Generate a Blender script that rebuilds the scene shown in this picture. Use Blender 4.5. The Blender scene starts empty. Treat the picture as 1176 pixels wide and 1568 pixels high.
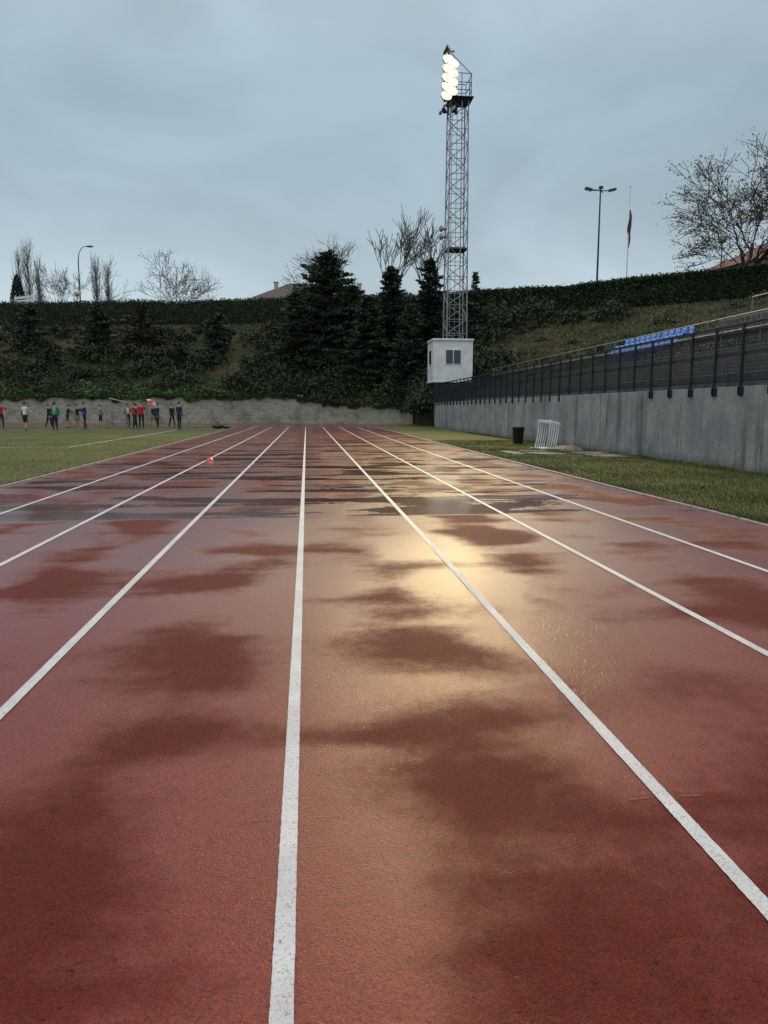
import bpy, math, random
import numpy as np
from mathutils import Vector, Matrix
random.seed(7); rng=np.random.default_rng(7)
S=bpy.context.scene
COL=S.collection
S.view_settings.view_transform='Standard'; S.view_settings.look='None'; S.view_settings.exposure=0

# ---------------------------------------------------------------- materials
def newmat(name):
    m=bpy.data.materials.new(name); m.use_nodes=True
    nt=m.node_tree; b=nt.nodes['Principled BSDF']
    return m,nt,b
def N(nt,t,**kw):
    n=nt.nodes.new(t)
    for k,v in kw.items():
        if k in n.inputs.keys(): n.inputs[k].default_value=v
        else: setattr(n,k,v)
    return n
def L(nt,a,b): nt.links.new(a,b)
def math_(nt,op,a,b=None,clamp=False):
    n=nt.nodes.new('ShaderNodeMath'); n.operation=op; n.use_clamp=clamp
    for i,v in enumerate([a,b]):
        if v is None: continue
        if hasattr(v,'is_linked') : nt.links.new(v,n.inputs[i])
        else: n.inputs[i].default_value=v
    return n.outputs[0]
def maprange(nt,v,a,b,c=0.0,d=1.0,smooth=True):
    n=nt.nodes.new('ShaderNodeMapRange'); n.interpolation_type='SMOOTHSTEP' if smooth else 'LINEAR'
    nt.links.new(v,n.inputs[0])
    for i,x in zip((1,2,3,4),(a,b,c,d)): n.inputs[i].default_value=x
    return n.outputs[0]
def mix(nt,f,a,b):
    n=nt.nodes.new('ShaderNodeMix'); n.data_type='RGBA'
    if hasattr(f,'is_linked'): nt.links.new(f,n.inputs[0])
    else: n.inputs[0].default_value=f
    for i,v in ((6,a),(7,b)):
        if hasattr(v,'is_linked'): nt.links.new(v,n.inputs[i])
        else: n.inputs[i].default_value=(*v,1)
    return n.outputs[2]
def mixf(nt,f,a,b):
    n=nt.nodes.new('ShaderNodeMix'); n.data_type='FLOAT'
    nt.links.new(f,n.inputs[0])
    for i,v in ((2,a),(3,b)):
        if hasattr(v,'is_linked'): nt.links.new(v,n.inputs[i])
        else: n.inputs[i].default_value=v
    return n.outputs[0]
def pos(nt,scale=(1,1,1)):
    g=nt.nodes.new('ShaderNodeNewGeometry')
    m=nt.nodes.new('ShaderNodeMapping'); m.inputs['Scale'].default_value=scale
    nt.links.new(g.outputs['Position'],m.inputs[0]); return m.outputs[0]
def noise(nt,vec,scale,detail=4,rough=.5,dist=0):
    n=N(nt,'ShaderNodeTexNoise'); n.inputs['Scale'].default_value=scale; n.inputs['Detail'].default_value=detail
    n.inputs['Roughness'].default_value=rough; n.inputs['Distortion'].default_value=dist
    nt.links.new(vec,n.inputs['Vector']); return n.outputs[0]
def bump(nt,h,strength,dist,b):
    n=nt.nodes.new('ShaderNodeBump'); n.inputs['Distance'].default_value=dist
    if hasattr(strength,'is_linked'): nt.links.new(strength,n.inputs['Strength'])
    else: n.inputs['Strength'].default_value=strength
    nt.links.new(h,n.inputs['Height']); nt.links.new(n.outputs[0],b.inputs['Normal']); return n.outputs[0]
def simple(name,col,rough=.6,metal=0,var=.25,scale=6,bmp=0):
    m,nt,b=newmat(name); v=pos(nt); n=noise(nt,v,scale,4,.6)
    L(nt,mix(nt,maprange(nt,n,.3,.7),tuple(c*(1-var) for c in col),tuple(min(1,c*(1+var*.6)) for c in col)),b.inputs['Base Color'])
    b.inputs['Roughness'].default_value=rough; b.inputs['Metallic'].default_value=metal
    if bmp: bump(nt,noise(nt,v,scale*8,4),bmp,.01,b)
    return m
def leafmat(name,c0,c1,c2,rough=.55):
    m,nt,b=newmat(name)
    a=nt.nodes.new('ShaderNodeAttribute'); a.attribute_name='shade'
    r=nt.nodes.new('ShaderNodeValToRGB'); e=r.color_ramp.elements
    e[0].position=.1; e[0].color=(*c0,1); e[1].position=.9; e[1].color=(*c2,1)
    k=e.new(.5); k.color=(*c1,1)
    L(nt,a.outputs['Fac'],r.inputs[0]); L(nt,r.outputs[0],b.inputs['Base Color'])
    b.inputs['Roughness'].default_value=rough; b.inputs['Specular IOR Level'].default_value=.25
    return m

# ---------------------------------------------------------------- mesh builder
class MB:
    def __init__(s): s.v=[]; s.f=[]; s.m=[]
    def add(s,vs,fs,mi=0):
        o=len(s.v); s.v+= [tuple(v) for v in vs]; s.f+=[tuple(i+o for i in f) for f in fs]; s.m+=[mi]*len(fs)
    def box(s,c,d,mi=0,M=None,bev=0):
        x,y,z=[k/2 for k in d]
        vs=[Vector((a*x,b*y,e*z)) for a in(-1,1) for b in(-1,1) for e in(-1,1)]
        if M is not None: vs=[M@v for v in vs]
        vs=[v+Vector(c) for v in vs]
        s.add(vs,[(0,1,3,2),(4,6,7,5),(0,4,5,1),(2,3,7,6),(0,2,6,4),(1,5,7,3)],mi)
    def tube(s,p0,p1,r0,r1=None,n=6,mi=0,cap=True):
        s.path([p0,p1],[r0,r0 if r1 is None else r1],n,mi,cap)
    def path(s,ps,rs,n=8,mi=0,cap=True,flat=1.0):
        ps=[Vector(p) for p in ps]; o=[]; vs=[]; fs=[]
        t0=(ps[1]-ps[0]).normalized()
        up=Vector((0,0,1)) if abs(t0.z)<.9 else Vector((1,0,0))
        for i,p in enumerate(ps):
            t=(ps[min(i+1,len(ps)-1)]-ps[max(i-1,0)]).normalized()
            a=t.cross(up).normalized(); b=t.cross(a).normalized()
            for k in range(n):
                w=2*math.pi*k/n; vs.append(p+a*math.cos(w)*rs[i]+b*math.sin(w)*rs[i]*flat)
        for i in range(len(ps)-1):
            for k in range(n):
                k2=(k+1)%n; fs.append((i*n+k,i*n+k2,(i+1)*n+k2,(i+1)*n+k))
        if cap:
            fs.append(tuple(range(n-1,-1,-1))); fs.append(tuple(range((len(ps)-1)*n,len(ps)*n)))
        s.add(vs,fs,mi)
    def ell(s,c,r,nu=12,nv=8,mi=0,fn=None,M=None):
        vs=[];fs=[]
        for j in range(nv+1):
            th=math.pi*j/nv
            for i in range(nu):
                ph=2*math.pi*i/nu
                v=Vector((math.sin(th)*math.cos(ph)*r[0],math.sin(th)*math.sin(ph)*r[1],math.cos(th)*r[2]))
                if fn: v=fn(v)
                if M is not None: v=M@v
                vs.append(v+Vector(c))
        for j in range(nv):
            for i in range(nu):
                i2=(i+1)%nu; fs.append((j*nu+i,(j+1)*nu+i,(j+1)*nu+i2,j*nu+i2))
        s.add(vs,fs,mi)
    def obj(s,name,mats,parent=None,smooth=False,bevel=0):
        me=bpy.data.meshes.new(name); me.from_pydata(s.v,[],s.f)
        for m in mats: me.materials.append(m)
        me.polygons.foreach_set('material_index',s.m)
        if smooth: me.polygons.foreach_set('use_smooth',[True]*len(s.f))
        me.update(); o=bpy.data.objects.new(name,me); COL.objects.link(o)
        if parent: o.parent=parent
        if bevel:
            b=o.modifiers.new('bevel','BEVEL'); b.width=bevel; b.segments=2; b.limit_method='ANGLE'
        return o
def empty(name,loc=(0,0,0),rz=0):
    e=bpy.data.objects.new(name,None); COL.objects.link(e); e.location=loc; e.rotation_euler=(0,0,rz); e.empty_display_size=.3
    return e
def leaves(name,P,size,mat,shade,parent=None,aspect=.6,flat=0.0,dirs=None):
    P=np.asarray(P,float); n=len(P); size=np.broadcast_to(np.asarray(size,float),(n,))[:,None]
    a=rng.normal(size=(n,3)) if dirs is None else dirs+rng.normal(size=(n,3))*.35
    a/=np.linalg.norm(a,axis=1)[:,None]
    b=np.cross(a,rng.normal(size=(n,3))); b/=np.linalg.norm(b,axis=1)[:,None]+1e-9
    a=a*size*.5; b=b*size*.5*aspect
    V=np.empty((n,4,3)); V[:,0]=P-a; V[:,1]=P-b*1+a*.1; V[:,2]=P+a; V[:,3]=P+b+a*.1
    me=bpy.data.meshes.new(name)
    me.vertices.add(4*n); me.vertices.foreach_set('co',V.ravel())
    me.loops.add(4*n); me.loops.foreach_set('vertex_index',np.arange(4*n,dtype=np.int32))
    me.polygons.add(n); me.polygons.foreach_set('loop_start',np.arange(0,4*n,4,dtype=np.int32))
    me.update(calc_edges=True)
    at=me.attributes.new('shade','FLOAT','POINT'); at.data.foreach_set('value',np.repeat(np.clip(shade,0,1),4).astype(np.float32))
    me.materials.append(mat); me.validate()
    o=bpy.data.objects.new(name,me); COL.objects.link(o)
    if parent: o.parent=parent
    return o

# ---------------------------------------------------------------- camera
cam=bpy.data.cameras.new('camera'); co=bpy.data.objects.new('camera',cam); COL.objects.link(co)
co.location=(0,0,1.275); co.rotation_euler=(math.radians(90-7.91),0,math.radians(-5.95))
cam.sensor_fit='VERTICAL'; cam.sensor_height=36; cam.lens=25.94; cam.clip_end=3000; cam.clip_start=.05
S.camera=co

# ---------------------------------------------------------------- world: overcast
w=bpy.data.worlds.new('World'); S.world=w; w.use_nodes=True; nt=w.node_tree
bg=nt.nodes['Background']
sky=nt.nodes.new('ShaderNodeTexSky'); sky.sky_type='NISHITA'; sky.sun_disc=False
sky.sun_elevation=math.radians(50); sky.sun_rotation=math.radians(200); sky.air_density=1.5; sky.dust_density=3
sc=nt.nodes.new('ShaderNodeVectorMath'); sc.operation='SCALE'; sc.inputs['Scale'].default_value=.07; L(nt,sky.outputs[0],sc.inputs[0])
tc=nt.nodes.new('ShaderNodeTexCoord'); sep=nt.nodes.new('ShaderNodeSeparateXYZ'); L(nt,tc.outputs['Generated'],sep.inputs[0])
r=nt.nodes.new('ShaderNodeValToRGB'); e=r.color_ramp.elements
e[0].position=0; e[0].color=(.60,.71,.77,1); e[1].position=1; e[1].color=(1.12,1.18,1.22,1)
for p,c in ((.12,(.56,.68,.75)),(.22,(.44,.56,.64)),(.34,(.38,.50,.59)),(.46,(.46,.58,.66)),(.56,(.54,.64,.70)),(.72,(.90,.97,1.02))):
    k=e.new(p); k.color=(*c,1)
L(nt,sep.outputs[2],r.inputs[0])
mp=nt.nodes.new('ShaderNodeMapping'); mp.inputs['Scale'].default_value=(1.2,1.2,2.4); L(nt,tc.outputs['Generated'],mp.inputs[0])
nz=noise(nt,mp.outputs[0],2.1,6,.52,.5)
f=maprange(nt,nz,.28,.74)
cl=nt.nodes.new('ShaderNodeVectorMath'); cl.operation='SCALE'; L(nt,r.outputs[0],cl.inputs[0])
L(nt,mixf(nt,f,.86,1.13),cl.inputs['Scale'])
L(nt,mix(nt,.94,sc.outputs[0],cl.outputs[0]),bg.inputs[0]); bg.inputs[1].default_value=1.0
sun=bpy.data.lights.new('sun','SUN'); so=bpy.data.objects.new('sun',sun); COL.objects.link(so)
sun.energy=.55; sun.angle=math.radians(60); sun.color=(1,.97,.93)
so.rotation_euler=(math.radians(38),0,math.radians(-20)); so.location=(0,-10,40)

# ---------------------------------------------------------------- ground (grass)
def grassmat(name):
    m,nt,b=newmat(name); v=pos(nt)
    n1=noise(nt,v,.5,4,.6); n2=noise(nt,v,14,4,.7); n3=noise(nt,v,70,2,.7)
    g=mix(nt,maprange(nt,n1,.35,.65),(.080,.094,.026),(.155,.148,.05))
    g=mix(nt,maprange(nt,n2,.4,.65),g,(.058,.068,.02))
    g=mix(nt,maprange(nt,n3,.5,.72),g,(.20,.19,.08))
    L(nt,g,b.inputs['Base Color']); b.inputs['Roughness'].default_value=.8; b.inputs['Specular IOR Level'].default_value=.2
    bump(nt,n3,.8,.03,b); return m
M_grass=grassmat('grass_ground')
mb=MB(); mb.add([(-900,-600,0),(900,-600,0),(900,900,0),(-900,900,0)],[(0,1,2,3)]); mb.obj('ground',[M_grass])

# ---------------------------------------------------------------- running track
X0=-.07; LW=1.22; XL=X0-4*LW; XR=X0+4*LW+.12
m,nt,b=newmat('wet_red_tartan'); M_track=m
v=pos(nt); g=nt.nodes.new('ShaderNodeNewGeometry'); sp=nt.nodes.new('ShaderNodeSeparateXYZ'); L(nt,g.outputs['Position'],sp.inputs[0])
lane=math_(nt,'COSINE',math_(nt,'MULTIPLY',math_(nt,'ADD',sp.outputs[0],.07),2*math.pi/LW))
big=noise(nt,v,.85,2,.45,.4); fine=noise(nt,v,11,3,.65); streak=noise(nt,pos(nt,(.33,1.5,1)),1.0,3,.5,.3)
wet=math_(nt,'ADD',math_(nt,'MULTIPLY',big,.6),math_(nt,'MULTIPLY',streak,.4))
wet=math_(nt,'ADD',wet,math_(nt,'MULTIPLY',lane,.050))
wet=math_(nt,'ADD',wet,math_(nt,'MULTIPLY',math_(nt,'SUBTRACT',fine,.5),.11))
wet=math_(nt,'ADD',wet,maprange(nt,sp.outputs[1],2.2,5.0,-.012,.006))
film=maprange(nt,wet,.39,.545)
dist_=maprange(nt,sp.outputs[1],2.6,7.0)
far=maprange(nt,sp.outputs[1],8.62,8.78)
st2=math_(nt,'ADD',streak,math_(nt,'MULTIPLY',math_(nt,'SUBTRACT',fine,.5),.16))
st2=math_(nt,'ADD',st2,math_(nt,'MULTIPLY',math_(nt,'SUBTRACT',big,.5),-.35))
pud=math_(nt,'MULTIPLY',maprange(nt,st2,.52,.58),far)
band=math_(nt,'MULTIPLY',far,maprange(nt,sp.outputs[1],9.9,11.2,1,0))
pud=math_(nt,'MAXIMUM',pud,math_(nt,'MULTIPLY',band,maprange(nt,st2,.45,.51)))
gr=N(nt,'ShaderNodeTexVoronoi'); gr.inputs['Scale'].default_value=190; L(nt,v,gr.inputs['Vector'])
gn=noise(nt,v,120,3,.8)
pits=noise(nt,v,52,2,.7)
c=mix(nt,film,(.150,.0165,.0095),(.265,.036,.024))
c=mix(nt,maprange(nt,gn,.38,.60),mix(nt,.60,c,(.035,.004,.004)),c)
c=mix(nt,maprange(nt,gr.outputs['Distance'],.0,.30,.42,0),c,(.50,.10,.065))
c=mix(nt,maprange(nt,pits,.66,.71),c,(.025,.006,.005))
c=mix(nt,pud,c,(.115,.018,.012))
L(nt,c,b.inputs['Base Color'])
L(nt,mixf(nt,pud,mixf(nt,film,.62,.32),.20),b.inputs['Roughness'])
L(nt,mixf(nt,film,.15,mixf(nt,dist_,.20,.5)),b.inputs['Specular IOR Level'])
h=math_(nt,'ADD',math_(nt,'MULTIPLY',gr.outputs['Distance'],-.8),gn)
near=maprange(nt,sp.outputs[1],3,14,1,.5)
bump(nt,h,math_(nt,'MULTIPLY',near,mixf(nt,pud,mixf(nt,film,1.0,.6),.06)),.005,b)
L(nt,mixf(nt,pud,mixf(nt,film,.03,mixf(nt,dist_,.45,.9)),1.0),b.inputs['Coat Weight'])
L(nt,mixf(nt,pud,mixf(nt,dist_,.13,.16),.12),b.inputs['Coat Roughness']); b.inputs['Coat IOR'].default_value=1.36
bc=nt.nodes.new('ShaderNodeBump'); bc.inputs['Distance'].default_value=.0034; L(nt,math_(nt,'MULTIPLY',near,mixf(nt,pud,.55,.06)),bc.inputs['Strength'])
L(nt,math_(nt,'ADD',gn,math_(nt,'MULTIPLY',pits,.4)),bc.inputs['Height']); L(nt,bc.outputs[0],b.inputs['Coat Normal'])
zt=.012
mb=MB()
mb.add([(XL,-8,zt),(XR,-8,zt),(XR,54,zt),(XL,54,zt)],[(0,1,2,3)])
mb.add([(-90,54,zt),(XR,54,zt),(XR,56,zt),(7.5,62.5,zt),(-5,66.5,zt),(-90,69,zt)],[(0,1,2,3,4,5)])
mb.obj('running_track',[M_track])

m,nt,b=newmat('line_paint'); M_line=m; v=pos(nt)
n=noise(nt,v,150,3,.75); n2=noise(nt,v,3,3,.6); n3=noise(nt,v,45,3,.6)
c=mix(nt,maprange(nt,n2,.35,.65),(.58,.56,.57),(.70,.68,.69))
c=mix(nt,maprange(nt,n,.53,.65),c,(.36,.28,.27)); c=mix(nt,maprange(nt,n3,.62,.73),c,(.38,.17,.15))
L(nt,c,b.inputs['Base Color']); b.inputs['Roughness'].default_value=.45; bump(nt,n,.8,.005,b)
mb=MB()
for k in range(-3,4):
    x=X0+k*LW
    ys=np.concatenate([np.arange(-2,14,.012),np.linspace(14,54,200)]); vs=[];fs=[]
    for i,y in enumerate(ys):
        vs+= [(x-.0255+random.uniform(-.0009,.0009),y,zt+.004),(x+.0255+random.uniform(-.0009,.0009),y,zt+.004)]
        if i: fs.append((2*i-2,2*i-1,2*i+1,2*i))
    mb.add(vs,fs)
mb.obj('lane_line_markings',[M_line])
M_faded=simple('faded_tick_paint',(.27,.085,.04),.5,0,.35,90)
mb=MB()
for cx in (X0,X0+LW): 
    for sg in (-1,1):
        q=[(cx+sg*.055,2.163,zt+.003),(cx+sg*.125,2.158,zt+.003),(cx+sg*.125,2.162,zt+.003),(cx+sg*.055,2.167,zt+.003)]
        mb.add(q,[(0,1,2,3) if sg>0 else (3,2,1,0)])
mb.obj('tick_markings',[M_faded])
M_kerb=simple('kerb_concrete',(.36,.27,.26),.5,0,.35,9,.3)
mb=MB()
for x in (XL-.03,XR+.03):
    y=-8
    while y<53.9:
        mb.box((x,y+.5,.012),(.06,.994,.05)); y+=1
mb.obj('track_edge_kerb',[M_kerb])
M_fl=simple('grass_line_paint',(.50,.53,.44),.8,0,.45,12)
mb=MB(); mb.add([(-30,26.1,.006),(-8,26.1,.006),(-8,26.2,.006),(-30,26.2,.006)],[(0,1,2,3)])
mb.add([(-8.1,26.2,.006),(-8,26.2,.006),(-8,47,.006),(-8.1,47,.006)],[(0,1,2,3)])
mb.obj('field_line_marking',[M_fl])

# ---------------------------------------------------------------- bank terrain
ZP=10.55
F=np.array([(-95,78,2.0),(-28,71.8,2.2),(-4.2,69.3,2.45),(9.3,63.8,1.2),(9.8,58,1.2),(10.5,52.6,1.7),(14.6,49,2.9),(14.6,35,3.0),(14.6,15,3.0),(14.6,-30,3.0)],float)
H=np.array([(-100,100,ZP),(-35.5,90,ZP),(-7,85,ZP),(15,78,ZP),(21,75.3,ZP),(27,72,ZP),(33,68,ZP),(41,62,ZP),(52,42,ZP),(58,-30,ZP)],float)
NU,NVV=260,34
uu=np.linspace(0,len(F)-1,NU)
def smooth(a,k=7):
    p=np.pad(a,((k//2,k//2),(0,0)),mode='edge'); return np.stack([np.convolve(p[:,i],np.ones(k)/k,'valid') for i in range(a.shape[1])],1)
def samp(A,u): return np.stack([np.interp(u,range(len(A)),A[:,i]) for i in range(3)],-1)
Fs=smooth(samp(F,uu),5); Hs=smooth(samp(H,uu),9)
def vnoise(x,y,s,seed=0):
    x=np.asarray(x)*s+seed*13.7; y=np.asarray(y)*s-seed*7.1
    return (np.sin(x*1.3+1.7*np.sin(y*.9))+np.sin(y*1.7+1.3*np.sin(x*1.1+2))+np.sin((x+y)*.8+np.sin(x*2.3)))/3
tt=np.linspace(0,1,NVV); prof=np.interp(tt,[0,.84,1],[0,.95,1])
G=np.empty((NU,NVV,3))
for j,(t,p) in enumerate(zip(tt,prof)):
    G[:,j,:2]=Fs[:,:2]*(1-t)+Hs[:,:2]*t; G[:,j,2]=Fs[:,2]*(1-p)+Hs[:,2]*p
G[:,1:-2,2]+=.18*vnoise(G[:,1:-2,0],G[:,1:-2,1],.8)
GF=G.reshape(-1,3)
def bank_z(x,y):
    d=(GF[:,0]-x)**2+(GF[:,1]-y)**2; i=np.argmin(d); return GF[i,2] if d[i]<9 else ZP
m,nt,b=newmat('bank_soil_grass'); M_bank=m; v=pos(nt)
n1=noise(nt,v,.35,4,.6,.4); n2=noise(nt,v,5,4,.7)
c=mix(nt,maprange(nt,n1,.4,.6),(.045,.055,.02),(.10,.078,.042)); c=mix(nt,maprange(nt,n2,.4,.65),c,(.032,.04,.018))
L(nt,c,b.inputs['Base Color']); b.inputs['Roughness'].default_value=.9; b.inputs['Specular IOR Level'].default_value=.15; bump(nt,n2,1,.15,b)
mb=MB(); vs=[tuple(p) for p in GF]; fs=[(i*NVV+j,(i+1)*NVV+j,(i+1)*NVV+j+1,i*NVV+j+1) for i in range(NU-1) for j in range(NVV-1)]
o=len(vs)
for i in range(NU):
    h=Hs[i]; d=Vector((h[0],h[1]-10,0)).normalized()*500; vs.append((h[0]+d.x,h[1]+d.y,ZP))
fs+=[(i*NVV+NVV-1,(i+1)*NVV+NVV-1,o+i+1,o+i) for i in range(NU-1)]
o=len(vs); vs+=[(p[0],p[1],-.2) for p in Fs]; fs+=[(i*NVV,o+i,o+i+1,(i+1)*NVV) for i in range(NU-1)]
mb.add(vs,fs); mb.obj('hillside_bank',[M_bank],smooth=True)

# ---------------------------------------------------------------- leaf materials
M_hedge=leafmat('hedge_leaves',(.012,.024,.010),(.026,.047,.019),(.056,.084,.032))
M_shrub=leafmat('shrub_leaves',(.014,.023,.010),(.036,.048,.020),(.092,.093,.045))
M_ivy=leafmat('ivy_leaves',(.022,.046,.014),(.050,.090,.028),(.11,.155,.05))
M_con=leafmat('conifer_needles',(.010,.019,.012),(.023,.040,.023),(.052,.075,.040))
M_bronze=leafmat('bronze_conifer_needles',(.022,.020,.010),(.048,.043,.021),(.08,.068,.034))
M_dry=leafmat('dry_grass_tufts',(.040,.048,.02),(.085,.080,.038),(.15,.125,.065))
M_dead=leafmat('dead_leaves',(.06,.035,.015),(.11,.065,.03),(.16,.10,.05))
M_bark=simple('bark',(.10,.085,.07),.9,0,.4,5)
M_bark2=simple('pale_bark',(.15,.14,.125),.9,0,.4,5)

# hedge
iu=np.linspace(0,NU-1,400); HP=np.stack([np.interp(iu,range(NU),Hs[:,k]) for k in range(3)],1)
tg=np.gradient(HP,axis=0); tg/=np.linalg.norm(tg,axis=1)[:,None]; nrm=np.stack([-tg[:,1],tg[:,0],tg[:,2]*0],1)
hh=2.6+.14*vnoise(HP[:,0],HP[:,1],.5)+np.clip((HP[:,0]-25)*.035,0,.5)
mb=MB(); vs=[];fs=[]
for i in range(400):
    p=HP[i]; n=nrm[i]
    for (o_,z) in ((-.7,-.5),(-.78,hh[i]*.6),(-.6,hh[i]-.12),(.6,hh[i]-.12),(.7,-.5)):
        vs.append((p[0]+n[0]*o_,p[1]+n[1]*o_,p[2]+z))
    if i: fs+=[((i-1)*5+k,(i-1)*5+k+1,i*5+k+1,i*5+k) for k in range(4)]
mb.add(vs,fs)
M_core=simple('hedge_core',(.012,.02,.009),.95,0,.4,3)
hd=empty('clipped_hedge'); mb.obj('hedge_body',[M_core],hd)
n=62000; k=rng.uniform(0,399,n); ki=k.astype(int)
side=rng.random(n)<.68
offs=np.where(side,-.78+rng.normal(0,.09,n),rng.uniform(-.8,.7,n))
hz=hh[ki]; z=np.where(side,rng.uniform(-.2,1,n)*hz,hz+rng.normal(-.03,.10,n)+.16*(rng.random(n)<.06))
px=np.interp(k,range(400),HP[:,0])+nrm[ki,0]*offs; py=np.interp(k,range(400),HP[:,1])+nrm[ki,1]*offs; pz=HP[ki,2]+z
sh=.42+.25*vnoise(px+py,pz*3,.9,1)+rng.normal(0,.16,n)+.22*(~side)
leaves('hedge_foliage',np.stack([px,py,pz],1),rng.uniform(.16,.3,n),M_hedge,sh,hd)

# shrubs on bank
def bushpts(c,r,n,h=1.0):
    d=rng.normal(size=(n,3)); d/=np.linalg.norm(d,axis=1)[:,None]; d[:,2]=np.abs(d[:,2])*h
    lump=1+.25*vnoise(d[:,0]*3+c[0],d[:,1]*3+d[:,2]*4+c[1],1.3)
    return np.array(c)+d*(r*lump*rng.uniform(.72,1.05,n))[:,None], d[:,2]
P=[];Sh=[];Sz=[]
def bank_pt(u,t):
    a=samp(F,u); h=samp(H,u); p=np.interp(t,[0,.84,1],[0,.95,1]); return (a[0]*(1-t)+h[0]*t,a[1]*(1-t)+h[1]*t,a[2]*(1-p)+h[2]*p)
for _ in range(760):
    u=random.uniform(.45,4.2) if random.random()<.8 else random.uniform(2,4.4)
    t=random.random()*(.82 if u<2.4 else .95)
    c=bank_pt(u,t); r=random.uniform(.6,1.55)*(1.2-.35*t)
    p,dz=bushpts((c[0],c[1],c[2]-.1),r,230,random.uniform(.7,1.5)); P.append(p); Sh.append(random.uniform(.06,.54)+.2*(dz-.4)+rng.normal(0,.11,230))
for _ in range(55):
    u=random.uniform(4.6,8.5); t=random.uniform(.05,.95); c=bank_pt(u,t); r=random.uniform(.3,.9)
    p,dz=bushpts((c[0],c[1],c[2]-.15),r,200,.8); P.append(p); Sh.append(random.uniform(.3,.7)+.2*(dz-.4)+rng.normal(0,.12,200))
for (x,y,r,hg) in ((21.6,68.5,1.9,1.3),(26.6,63.8,1.7,1.1),(18.6,69.5,1.6,1.2),(24,66,1.2,1),(9.6,60,1.6,1.2),(8.9,57.2,1.2,1.3),(9.0,54.6,.9,1.4),(13.2,55.5,1.6,1.2),(14.5,57,1.8,1.2),(10.8,59.3,1.8,1.4)):
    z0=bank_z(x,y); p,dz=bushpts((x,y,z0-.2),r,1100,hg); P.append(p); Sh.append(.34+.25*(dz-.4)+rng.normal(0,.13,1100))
P=np.concatenate(P); Sh=np.concatenate(Sh)
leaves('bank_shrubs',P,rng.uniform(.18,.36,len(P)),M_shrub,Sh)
n=50000; us=np.where(rng.random(n)<.35,rng.uniform(.3,5,n),rng.uniform(4.4,8.6,n)); ts=rng.random(n); ts=np.where(us<4.4,.78+.22*rng.random(n),ts)
a=samp(F,us); h=samp(H,us); pr=np.interp(ts,[0,.84,1],[0,.95,1])
P=np.stack([a[:,0]*(1-ts)+h[:,0]*ts,a[:,1]*(1-ts)+h[:,1]*ts,a[:,2]*(1-pr)+h[:,2]*pr+.08],1)
sh=.40+.4*vnoise(P[:,0],P[:,1],.45,3)+rng.normal(0,.15,n)-.12*(us<4.4)
leaves('bank_grass_tufts',P,rng.uniform(.15,.35,n),M_dry,sh,aspect=.4,dirs=np.tile([0,0,1.0],(n,1)))

# ---------------------------------------------------------------- far block wall
m,nt,b=newmat('split_block_wall'); M_block=m
g=nt.nodes.new('ShaderNodeTexCoord'); mp=nt.nodes.new('ShaderNodeMapping'); mp.inputs['Rotation'].default_value=(math.radians(90),0,0); L(nt,g.outputs['Object'],mp.inputs[0])
br=nt.nodes.new('ShaderNodeTexBrick'); L(nt,mp.outputs[0],br.inputs[0]); br.inputs['Scale'].default_value=1.0
br.inputs['Brick Width'].default_value=.42; br.inputs['Row Height'].default_value=.21; br.inputs['Mortar Size'].default_value=.018
br.inputs['Color1'].default_value=(.34,.31,.255,1); br.inputs['Color2'].default_value=(.22,.205,.165,1); br.inputs['Mortar'].default_value=(.42,.40,.36,1)
v=pos(nt); n=noise(nt,v,.8,4,.6)
L(nt,mix(nt,maprange(nt,n,.45,.75),br.outputs[0],(.15,.14,.11)),b.inputs['Base Color']); b.inputs['Roughness'].default_value=.9
bump(nt,math_(nt,'ADD',math_(nt,'MULTIPLY',br.outputs[1],-1),noise(nt,v,12,3)),.8,.04,b)
WP=[(-95,77.6),(-28,71.4),(-4.2,68.9),(9.2,63.5)]
mb=MB()
def wtop(x):
    if x<-4.2: return 2.45+.0*x
    return 2.75-round((x+4.2)/13.4*6)/6*1.5
def wpt(x): return np.interp(x,[p[0] for p in WP],[p[1] for p in WP])
segs=list(np.arange(-95,-4.2,6))+[-4.2]+list(np.arange(-2.9,9.2,1.34))+[9.2]
for a,b_ in zip(segs[:-1],segs[1:]):
    if b_-a<.1: continue
    zt_=wtop((a+b_)/2); ya,yb=wpt(a),wpt(b_); L_=math.hypot(b_-a,yb-ya); ang=math.atan2(yb-ya,b_-a)
    mb.box(((a+b_)/2,(ya+yb)/2,zt_/2-.1),(L_-.004,.3,zt_+.2),0,Matrix.Rotation(ang,3,'Z'))
    mb.box(((a+b_)/2,(ya+yb)/2,zt_+.03),(L_-.004,.36,.06),1,Matrix.Rotation(ang,3,'Z'))
M_cop=simple('coping_concrete',(.30,.29,.26),.85,0,.3,3)
mb.obj('block_wall',[M_block,M_cop])
n=36000; x=rng.uniform(-62,9,n); x[:9000]=rng.uniform(-6,9,9000)
drape=np.clip(.35+.40*vnoise(x,x*.3,.55,5)+.25*vnoise(x,x,1.7,2),.0,1.3)
q=rng.random(n); wt=np.array([wtop(k) for k in x]); y=wpt(x)
front=q<.42
py=np.where(front,y-.17-rng.uniform(0,.13,n),y+rng.uniform(-.1,2.8,n)); 
pz=np.where(front,wt+.12-rng.random(n)*drape,wt+.05+(py-y)*.44+rng.uniform(0,.3,n)+.25*vnoise(x,py,1.1))
sh=.5+.3*vnoise(x,pz*4,.8,7)+rng.normal(0,.15,n)
leaves('ivy',np.stack([x,py,pz],1),rng.uniform(.14,.3,n),M_ivy,sh,aspect=.8)

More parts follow.
